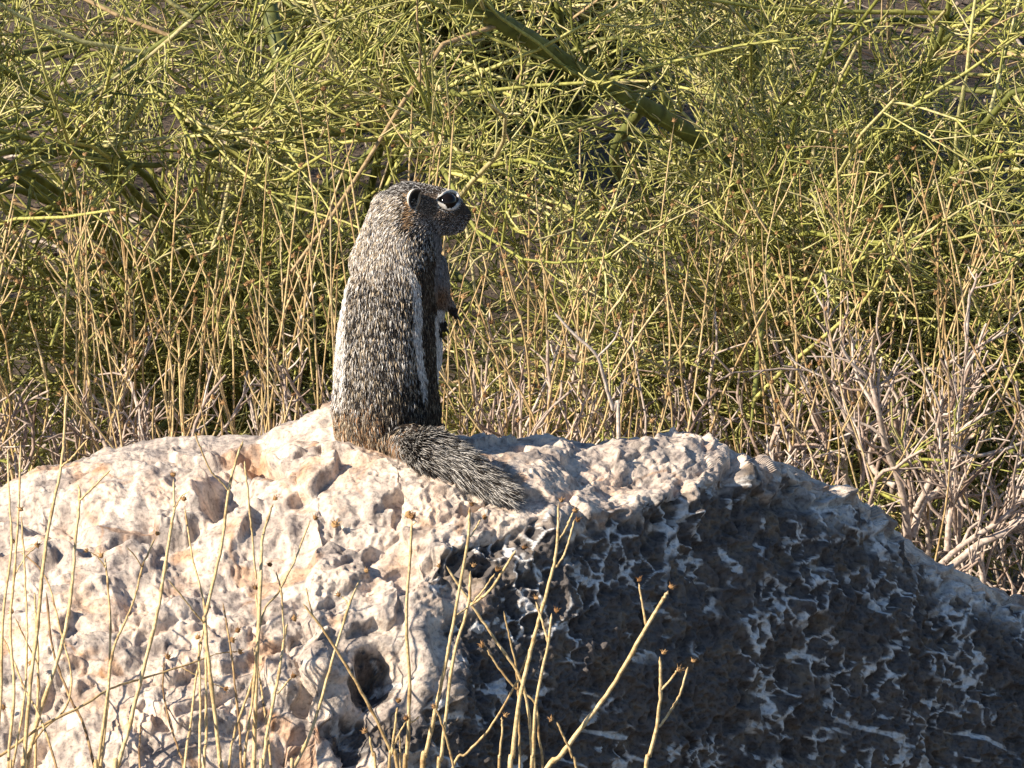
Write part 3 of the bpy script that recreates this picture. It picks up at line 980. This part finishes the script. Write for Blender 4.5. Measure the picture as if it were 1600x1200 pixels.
stalk([(37, 1215), (37, 1200), (47, 1075), (58, 985), (67, 892), (77, 820), (95, 730), (100, 680), (104, 610)], [], [([(95, 730), (112, 715), (137, 686)], None, 1.7)], (3.6, 2.0), -0.325, 'tallest stalk, rising past the boulder skyline, with one upward branch', .62)
stalk([(40, 1215), (42, 1198), (60, 1120), (92, 1025), (104, 975), (112, 920), (117, 855), (124, 782), (122, 757)], [], [([(124, 782), (145, 762), (173, 734)], None, 1.9)], (3.8, 2.1), -0.305, 'curved stalk with a bare pale branch forking near its top', .72)
stalk([(180, 1215), (183, 1198), (200, 1142), (220, 1062), (243, 970), (257, 892), (268, 820), (272, 797), (271, 748)], [(271, 742)], [([(272, 797), (284, 775), (296, 768)], None, 1.2)], (4.0, 1.9), -0.315, 'long smooth stalk curving gently before the middle of the sunlit flank', .75)
stalk([(150, 1215), (152, 1200), (168, 1085), (172, 1040), (180, 1005), (193, 978), (210, 935), (222, 887), (243, 840)], [(246, 834)], [([(222, 887), (212, 870), (198, 855)], None, 1.1)], (2.8, 1.4), -0.325, LIT, .55)
stalk([(158, 1215), (160, 1180), (170, 1075), (172, 975), (166, 890), (163, 872)], [(158, 868)], [([(166, 888), (152, 870), (140, 862)], (136, 860), 1.1)], (2.6, 1.5), -0.295, LIT, .5)
stalk([(318, 1215), (322, 1150), (322, 1050), (320, 955), (300, 867), (288, 790)], [(287, 780)], [], (2.7, 1.4), -0.285, LIT, .62)
stalk([(18, 1215), (20, 1200), (38, 1090), (42, 1020), (41, 930), (33, 802)], [(32, 796)], [], (2.4, 1.4), -0.335, LIT, .55)
stalk([(-8, 1215), (0, 1110), (5, 960), (18, 860), (15, 790), (12, 700)], [(20, 845)], [], (2.8, 1.5), -0.325, LIT, .6)
stalk([(12, 1215), (22, 1080), (16, 985), (22, 900), (30, 780), (32, 690)], [], [([(22, 900), (40, 870), (56, 855)], (58, 852), 1.2)], (2.8, 1.6), -0.305, LIT, .65)
stalk([(-40, 1200), (0, 1182), (62, 1137), (125, 1105), (175, 1075), (225, 1060), (287, 1040), (337, 1022)], [(375, 1018)], [([(337, 1022), (358, 1019), (372, 1018)], None, 1.2), ([(283, 1042), (320, 1062), (350, 1075)], (353, 1076), 1.0)], (2.8, 1.3), -0.315, 'long low stalk arching nearly level across all the upright stalks', .5)
stalk([(150, 1225), (147, 1198), (130, 1132), (105, 1080), (82, 1012), (72, 924)], [], [], (2.8, 1.7), -0.305, 'dark brown dead stalk leaning against the direction of its neighbours', .1)
stalk([(290, 1225), (282, 1180), (265, 1130), (255, 1075), (257, 1032)], [(262, 1026)], [], (2.0, 1.4), -0.285, 'thin dark stalk with a ragged dark head before sunlit stone', .12)
stalk([(378, 1225), (375, 1150), (360, 1012), (348, 940)], [(363, 1000), (372, 985)], [], (2.4, 1.4), -0.305, 'brown stalk carrying dark heads close along its stem', .2)
stalk([(312, 1215), (313, 1100), (311, 1020), (312, 1000)], [(309, 996)], [], (2.4, 1.6), -0.315, LIT, .6)
stalk([(288, 1215), (298, 1130), (312, 1020), (322, 965)], [], [], (2.6, 1.5), -0.295, LIT, .7)
stalk([(220, 1225), (219, 1150), (222, 1100)], [(229, 1176)], [([(222, 1110), (230, 1120), (232, 1135)], None, 1.2)], (2.0, 1.3), -0.295, 'short dark twig-like stalk with a hanging head', .1)
stalk([(55, 1225), (58, 1120), (60, 1050), (56, 960), (54, 925)], [(18, 956)], [([(60, 1040), (40, 1000), (24, 965)], None, 1.3)], (2.6, 1.6), -0.285, LIT, .5)
stalk([(425, 1220), (420, 1160), (412, 1100), (404, 1050), (396, 1010)], [], [], (2.2, 1.4), -0.305, LIT, .55)
stalk([(30, 1225), (60, 1150), (100, 1110), (112, 1060), (96, 990), (70, 900), (30, 860)], [(48, 1035)], [], (1.9, 1.2), -0.295, LIT, .4)
stalk([(95, 1225), (62, 1120), (40, 1080), (20, 1030), (0, 985)], [(5, 1104)], [], (2.1, 1.4), -0.315, LIT, .45)
stalk([(355, 1225), (368, 1140), (395, 1060), (404, 985), (400, 925)], [(399, 918)], [], (2.2, 1.5), -0.300, LIT, .6)
# a fallen seed head on the stone
p = rock_at(525, 824)
o = put_head(None, p + np.array([0, -.002, .0026]), (0.3, -.4, 1), .0026, 'fallen_seed_head')
tag(o, 'small round brown seed head lying loose on the sunlit stone', 'seed head')
p = rock_at(641, 808)
o = put_head(None, p + np.array([0, -.002, .0022]), (0.8, -.4, .3), .0026, 'fallen_seed_head')
tag(o, 'dark broken seed head caught in a nick of the stone below the tail', 'seed head')


# ------------------------------------------------------------------ palo verde behind
def grow(P0, D, L, n, wander, up):
    """N curved shoots"""
    Nn_ = len(P0)
    pts = [P0]
    d = norm(D)
    for i in range(n):
        d = norm(d + rng.normal(size=(Nn_, 3)) * wander + np.array([0, 0, up]))
        pts.append(pts[-1] + d * (L / n)[:, None])
    return np.stack(pts, 1)


def spawn(pts, rad, k, tlo, thi, angle, jit):
    """k children along each shoot"""
    Ns, n, _ = pts.shape
    idx = np.repeat(np.arange(Ns), k)
    t = tlo + (thi - tlo) * rng.random(len(idx))
    f = t * (n - 1)
    i = np.minimum(f.astype(int), n - 2)
    fr_ = (f - i)[:, None]
    p = pts[idx, i] * (1 - fr_) + pts[idx, i + 1] * fr_
    tan = norm(pts[idx, i + 1] - pts[idx, i])
    sd = norm(np.cross(tan, rng.normal(size=tan.shape)))
    a = angle + jit * rng.normal(size=len(idx))
    d = tan * np.cos(a)[:, None] + sd * np.sin(a)[:, None]
    r = rad[idx, i]
    return p, d, r, t


GAPS = [(530, 300, 105, 110), (450, 80, 70, 60), (190, 395, 110, 60), (20, 300, 70, 70), (290, 300, 80, 40), (940, 260, 60, 45), (1330, 90, 45, 45), (760, 110, 50, 40), (1100, 620, 60, 40), (1500, 130, 50, 50), (120, 120, 50, 40), (400, 40, 25, 40), (80, 350, 60, 50), (1060, 610, 26, 22), (960, 290, 40, 30), (860, 70, 40, 40), (1420, 330, 30, 30), (620, 90, 26, 34), (360, 240, 40, 26)]


def gap_keep(P, prob=.88):
    x, y = pix(P)
    k = np.ones(len(P), bool)
    for (a, b_, rx, ry) in GAPS:
        ins = ((x - a) / rx) ** 2 + ((y - b_) / ry) ** 2 < 1
        k &= ~(ins & (P[:, 1] < 2.3) & (rng.random(len(P)) < prob))
    return k


def limb(parent, org, pts, r0, r1, tint=.5, name='limb', n=None):
    return stem(name, pts, r0, r1, tint, parent, org, M_BARK, 10, n or max(14, len(pts) * 10), knots=True)


def palo_verde(root_px, Yr, limbs, label, nhid, xr, yr, zmax, ntw, nshade=0, k3=7):
    root = at(root_px, 0, Yr); root = np.array([at(root_px, 700, Yr)[0], Yr, -.01])
    tree = empty('palo_verde_tree', root)
    tag(tree, label, 'tree', 'green-stemmed palo verde trees behind the boulder')
    allp = []; allr = []
    for k, (pp, Ya, Yb, r0, r1, from_root) in enumerate(limbs):
        ys = np.linspace(Ya, Yb, len(pp))
        W3 = [at(x, y, yy) for (x, y), yy in zip(pp, ys)]
        if from_root:
            W3 = [root, root * .5 + W3[0] * .5 + np.array([.02, .0, 0])] + W3
        limb(tree, root, W3, r0, r1, .3 + .4 * random.random(), 'trunk' if k == 0 else 'limb')
        c = catmull(W3, 12)
        allp.append(c); allr.append(np.linspace(r0, r1, 12))
    # further boughs filling the crown
    for k in range(nhid + nshade):
        end = np.array([random.uniform(*xr), yr[0] + (yr[1] - yr[0]) * random.random() ** 1.6, random.uniform(.08, zmax)])
        if k >= nhid:                                   # high canopy limbs added out of view to shade the space below
            end = np.array([random.uniform(-2.2, 1.2), random.uniform(1.1, 3.4), random.uniform(.62, 1.2)])
        mid = root * .45 + end * .55 + np.array([0, 0, .10 + .12 * random.random()])
        r0 = random.uniform(.003, .0055)
        W3 = [root + np.array([random.uniform(-.02, .02), random.uniform(-.02, .02), 0]), root * .75 + mid * .25 + np.array([0, 0, .08]), mid, end]
        limb(tree, root, W3, r0, .0016, .3 + .5 * random.random(), 'limb', 16)
        allp.append(catmull(W3, 12)); allr.append(np.linspace(r0, .0016, 12))
    AP = np.stack(allp); AR = np.stack(allr)
    # branchlets, twigs, twiglets
    p, d, r, t = spawn(AP, AR, ntw, .18, 1.0, .85, .3)
    k = gap_keep(p) & (p[:, 2] > -.0)
    p, d, t = p[k], d[k], t[k]
    L1 = .10 + .20 * rng.random(len(p))
    b1 = grow(p, d + np.array([0, -.12, .15]), L1, 5, .15, .015)
    R1 = np.linspace(1, .62, 6)[None] * (.0012 + .0009 * rng.random((len(p), 1)))
    p2, d2, r2, _ = spawn(b1, R1, 9, .12, 1.0, .78, .22)
    k = gap_keep(p2); p2, d2 = p2[k], d2[k]
    L2 = .03 + .075 * rng.random(len(p2))
    b2 = grow(p2, d2, L2, 3, .17, .02)
    R2 = np.linspace(1, .65, 4)[None] * (.00068 + .0005 * rng.random((len(p2), 1)))
    p3, d3, r3, _ = spawn(b2, R2, k3, .15, 1.0, .85, .25)
    k = gap_keep(p3); p3, d3 = p3[k], d3[k]
    L3 = .008 + .028 * rng.random(len(p3)) ** 1.5
    b3 = grow(p3, d3, L3, 2, .22, .0)
    R3_ = np.linspace(1, .55, 3)[None] * (.00055 + .0005 * rng.random((len(p3), 1)))
    Vs, Qs, Ts = [], [], []
    off = 0
    for bb, rr, sd, base_t, sp in ((b1, R1, 5, .60, .25), (b2, R2, 3, .58, .28), (b3, R3_, 3, .55, .30)):
        V, Q = tubes(bb, rr, sd)
        Vs.append(V - root); Qs.append(Q + off); off += len(V)
        tn = np.clip(base_t + sp * rng.normal(size=len(bb)), 0, .93)
        dead = rng.random(len(bb)) < .05
        tn = np.where(dead, 1.0, tn)
        Ts.append(np.repeat(tn, bb.shape[1] * sd))
    me = mesh_np('twigs', np.vstack(Vs), np.vstack(Qs))
    fattr(me, 'tint', np.concatenate(Ts))
    tw = link('twigs', me, M_GREEN, tree)
    tw['kind'] = 'stuff'
    return len(me.polygons)


tot = 0
tot += palo_verde(1245, 1.10, [([(1225, 560), (1195, 400), (1165, 305), (1110, 235), (1030, 180), (960, 142), (900, 108), (830, 62), (760, 22), (690, -16), (560, -90)], 1.02, .80, .0072, .0062, True),
                              ([(1225, 560), (1290, 330), (1390, 235), (1330, 198), (1180, 160), (1090, 150)], 1.5, 1.6, .005, .003, True),
                              ([(1110, 235), (1180, 120), (1200, 0), (1210, -120)], 1.36, 1.3, .004, .002, False),
                              ([(900, 108), (875, 40), (870, -60)], 1.25, 1.2, .0045, .003, False),
                              ([(1000, 170), (960, 250), (1020, 350), (1040, 360)], 1.5, 1.8, .005, .003, False),
                              ([(1195, 400), (1330, 280), (1440, 120), (1480, 20), (1490, -80)], 1.2, 1.0, .0035, .002, False)],
                  'green-barked palo verde with a thick leaning trunk crossing behind the squirrel', 26, (-.05, .75), (.62, 1.15), .50, 16)
tot += palo_verde(500, 1.25, [([(470, 560), (455, 330), (470, 200), (445, 110), (425, 30), (400, -80)], 1.7, 1.8, .009, .007, True),
                             ([(455, 330), (560, 260), (640, 170), (655, 110), (652, 30), (645, -70)], 1.3, .95, .0050, .0035, False),
                             ([(800, 215), (755, 186), (700, 172), (625, 186), (550, 205), (450, 213), (375, 230), (280, 252), (220, 258), (120, 240), (-40, 238)], 1.0, .88, .0040, .0016, False),
                             ([(380, -40), (300, 30), (240, 75), (130, 150), (0, 195), (-80, 215)], 0.9, .85, .0016, .0024, False),
                             ([(210, 125), (250, 145), (300, 200), (330, 225)], 0.88, .9, .0024, .002, False)],
                  'palo verde with a long thin arching bough and dense twigs', 26, (-.75, .12), (.62, 1.15), .50, 16)
tot += palo_verde(800, 2.9, [([(800, 500), (720, 250), (640, 60), (600, -100)], 2.9, 2.9, .012, .009, True), ([(800, 500), (900, 200), (1000, 0), (1050, -150)], 2.9, 2.8, .010, .007, True)],
                  'farther palo verde filling the gaps between the two nearer ones, with unseen limbs added for shade', 30, (-1.2, 1.1), (1.9, 3.2), .5, 10, 64, 3)


# ------------------------------------------------------------------ brittlebush row behind the boulder
GB = 'dry brittlebushes along the back of the boulder'
BL = 'dry brittlebush with thin tan flower stalks and grey woody branches behind the boulder'


def brittlebush(px, Y, nw, ns, top, label=BL, spread=.11, extra=None):
    root = np.array([at(px, 700, Y)[0], Y, -.006])
    o = empty('brittlebush', root)
    tag(o, label, 'shrub', GB)
    tips = []
    TW = []; TR = []
    for k in range(nw):
        a = random.uniform(0, 2 * math.pi)
        lean = spread * random.uniform(.35, 1.1)
        hz = random.uniform(.19, .305)
        e = root + np.array([math.cos(a) * lean, math.sin(a) * lean * .7, hz])
        m = root * .5 + e * .5 + np.array([math.cos(a) * .025, math.sin(a) * .02, -.01]) + rng.normal(size=3) * .010
        m2 = root * .2 + e * .8 + rng.normal(size=3) * .010
        r0 = random.uniform(.0022, .0042)
        pts = [root + rng.normal(size=3) * .008 * np.array([1, 1, 0]), m, m2, e]
        stem('woody_branch', pts, r0, r0 * .45, random.uniform(.35, .95), o, root, M_WOOD, 7, 18)
        c = catmull(pts, 16)
        TW.append(c); TR.append(np.linspace(r0, r0 * .45, 16))
        tips.append(c[10:])
    if extra:
        for pts, r0, r1 in extra:
            W3 = [at(x, y, yy) for x, y, yy in pts]
            stem('woody_branch', W3, r0, r1, .75, o, root, M_WOOD, 8, len(W3) * 7)
            c = catmull(W3, 16)
            TW.append(c); TR.append(np.linspace(r0, r1, 16))
    # side twigs of the woody frame: short crooked spurs
    p, d, r, _ = spawn(np.stack(TW), np.stack(TR), 11, .25, 1.0, .75, .25)
    b = grow(p, d + np.array([0, 0, .35]), .02 + .06 * rng.random(len(p)), 4, .22, .08)
    V, Q = tubes(b, np.linspace(1, .6, 5)[None] * (.0009 + .0009 * rng.random((len(p), 1))), 4)
    t1 = np.repeat(np.clip(.6 + .25 * rng.normal(size=len(p)), 0, 1), 5 * 4)
    p2, d2, _, _ = spawn(b, np.ones(b.shape[:2]), 3, .3, 1, .8, .25)
    b2 = grow(p2, d2, .008 + .025 * rng.random(len(p2)), 2, .2, .05)
    V2, Q2 = tubes(b2, np.linspace(1, .6, 3)[None] * (.0007 + .0005 * rng.random((len(p2), 1))), 3)
    t2 = np.repeat(np.clip(.6 + .25 * rng.normal(size=len(p2)), 0, 1), 3 * 3)
    me = mesh_np('spurs', np.vstack([V, V2]) - root, np.vstack([Q, Q2 + len(V)]))
    fattr(me, 'tint', np.concatenate([t1, t2]))
    link('spurs', me, M_WOOD, o)['kind'] = 'stuff'
    # flower stalks
    for k in range(ns):
        c = random.choice(tips)
        s = c[random.randrange(len(c))]
        h = top * random.uniform(.80, 1.16)
        e = np.array([s[0] + random.gauss(0, .034), s[1] + random.gauss(0, .03), max(h, s[2] + .04)])
        m = s * .5 + e * .5 + np.array([random.gauss(0, .010), random.gauss(0, .008), 0])
        r0 = random.uniform(.0006, .001)
        tnt = random.uniform(.3, .8)
        st = stem('flower_stalk', [s, m, e], r0, r0 * .7, tnt, o, root, M_STALK, 5, 12, knots=False)
        nh = random.choice([0, 1, 2, 2, 3, 4])
        for q in range(nh):
            if q == 0:
                tipp = e
                dirv = e - m
            else:
                f = random.uniform(.55, .9)
                b0 = s + (e - s) * f
                bp = catmull([s, m, e], 20)[int(f * 19)]
                tipp = bp + np.array([random.choice((-1, 1)) * random.uniform(.008, .022), random.gauss(0, .008), random.uniform(.02, .045)])
                dirv = tipp - bp
                Vb, Qb = tubes(np.array([bp - root, bp * .5 + tipp * .5 - root + np.array([0, 0, -.002]), tipp - root])[None], np.array([[.0007, .0006, .0005]]), 4)
                mb = mesh_np('side_stalk', Vb, Qb); fattr(mb, 'tint', np.full(len(Vb), tnt))
                link('side_stalk', mb, M_STALK, st)
            put_head(st, tipp - root, dirv, random.uniform(.0013, .002))
    return o


specs = [(-60, .62, .40), (70, .52, .39), (180, .70, .40), (290, .50, .36), (385, .60, .42), (480, .55, .45), (560, .75, .43), (640, .60, .38), (730, .50, .37), (810, .62, .40), (900, .52, .38), (985, .66, .40), (1060, .52, .35), (1130, .75, .38), (1560, .62, .42), (1680, .55, .42)]
BLS = {480: 'tall dry brittlebush whose stalks rise behind the squirrel’s back', 560: 'brittlebush almost hidden behind the sitting squirrel', 640: 'brittlebush with stalks showing past the squirrel’s chest', 730: 'dry brittlebush just behind the rock above the squirrel’s tail', 1130: 'dry brittlebush in front of the foot of the thick leaning trunk'}
for i, (px, Y, top) in enumerate(specs):
    brittlebush(px, Y, 6 + i % 3, 11 + (i * 5) % 6, top, BLS.get(px, BL).replace('’', "'"))
brittlebush(1425, .55, 3, 11, .42, 'brittlebush with stout pale branches forming an open V beside the boulder flank', .12,
            [([(1420, 860, .55), (1410, 770, .54), (1385, 700, .53), (1372, 640, .52), (1362, 600, .52)], .0030, .0016), ([(1425, 840, .55), (1440, 790, .56), (1470, 760, .57), (1480, 700, .57), (1492, 655, .57), (1512, 600, .58)], .0030, .0014),
             ([(1430, 800, .53), (1450, 760, .52), (1470, 705, .52), (1488, 670, .52), (1505, 610, .52), (1515, 450, .52)], .0026, .0010), ([(1400, 760, .55), (1370, 740, .56), (1345, 700, .57), (1320, 650, .57), (1300, 590, .57)], .0024, .0010)])
brittlebush(1530, .42, 5, 8, .36, 'low brittlebush with coarse bare branches spreading sideways at the boulder foot', .14,
            [([(1480, 890, .42), (1530, 850, .42), (1580, 825, .42), (1640, 760, .43)], .0032, .0018), ([(1450, 900, .42), (1500, 855, .42), (1560, 815, .42), (1600, 780, .42)], .0024, .0014), ([(1480, 860, .43), (1485, 800, .43), (1500, 740, .44)], .0026, .0014)])
brittlebush(1290, .80, 5, 9, .40, BL)

foot = np.array([at(968, 700, .46)[0], .46, -.005])
o = empty('dead_twig', foot)
tag(o, 'bleached white dead twig bending over among the dry stalks behind the boulder', 'twig')
pts = [foot, at(967, 690, .46), at(958, 640, .46), at(944, 592, .455), at(932, 555, .45), at(893, 518, .45), at(866, 488, .45)]
stem('stem', pts, .0016, .0008, .98, o, foot, M_WOOD, 7, 40)
stem('branch', [at(934, 558, .45), at(960, 530, .45), at(972, 500, .45)], .0008, .0005, .9, o, foot, M_WOOD, 6, 14)

# ------------------------------------------------------------------ litter on the soil
nl = 9000
P0 = np.stack([rng.uniform(-1.6, 1.6, nl), rng.uniform(.3, 5.5, nl), rng.uniform(.002, .010, nl)], 1)
D = norm(np.stack([rng.normal(size=nl), rng.normal(size=nl), .15 * rng.normal(size=nl)], 1))
b = grow(P0, D, .01 + .05 * rng.random(nl), 2, .2, 0)
V, Q = tubes(b, np.full((nl, 3), 1.0) * (.0008 + .003 * rng.random((nl, 1)) ** 3), 4)
me = mesh_np('ground_litter', V, Q)
fattr(me, 'tint', np.repeat(rng.random(nl), 12))
o = link('ground_litter', me, M_LITTER)
tag(o, 'dead twigs and bark bits littering the shaded soil under the trees', 'litter', kind='stuff')
print('twig faces', tot)
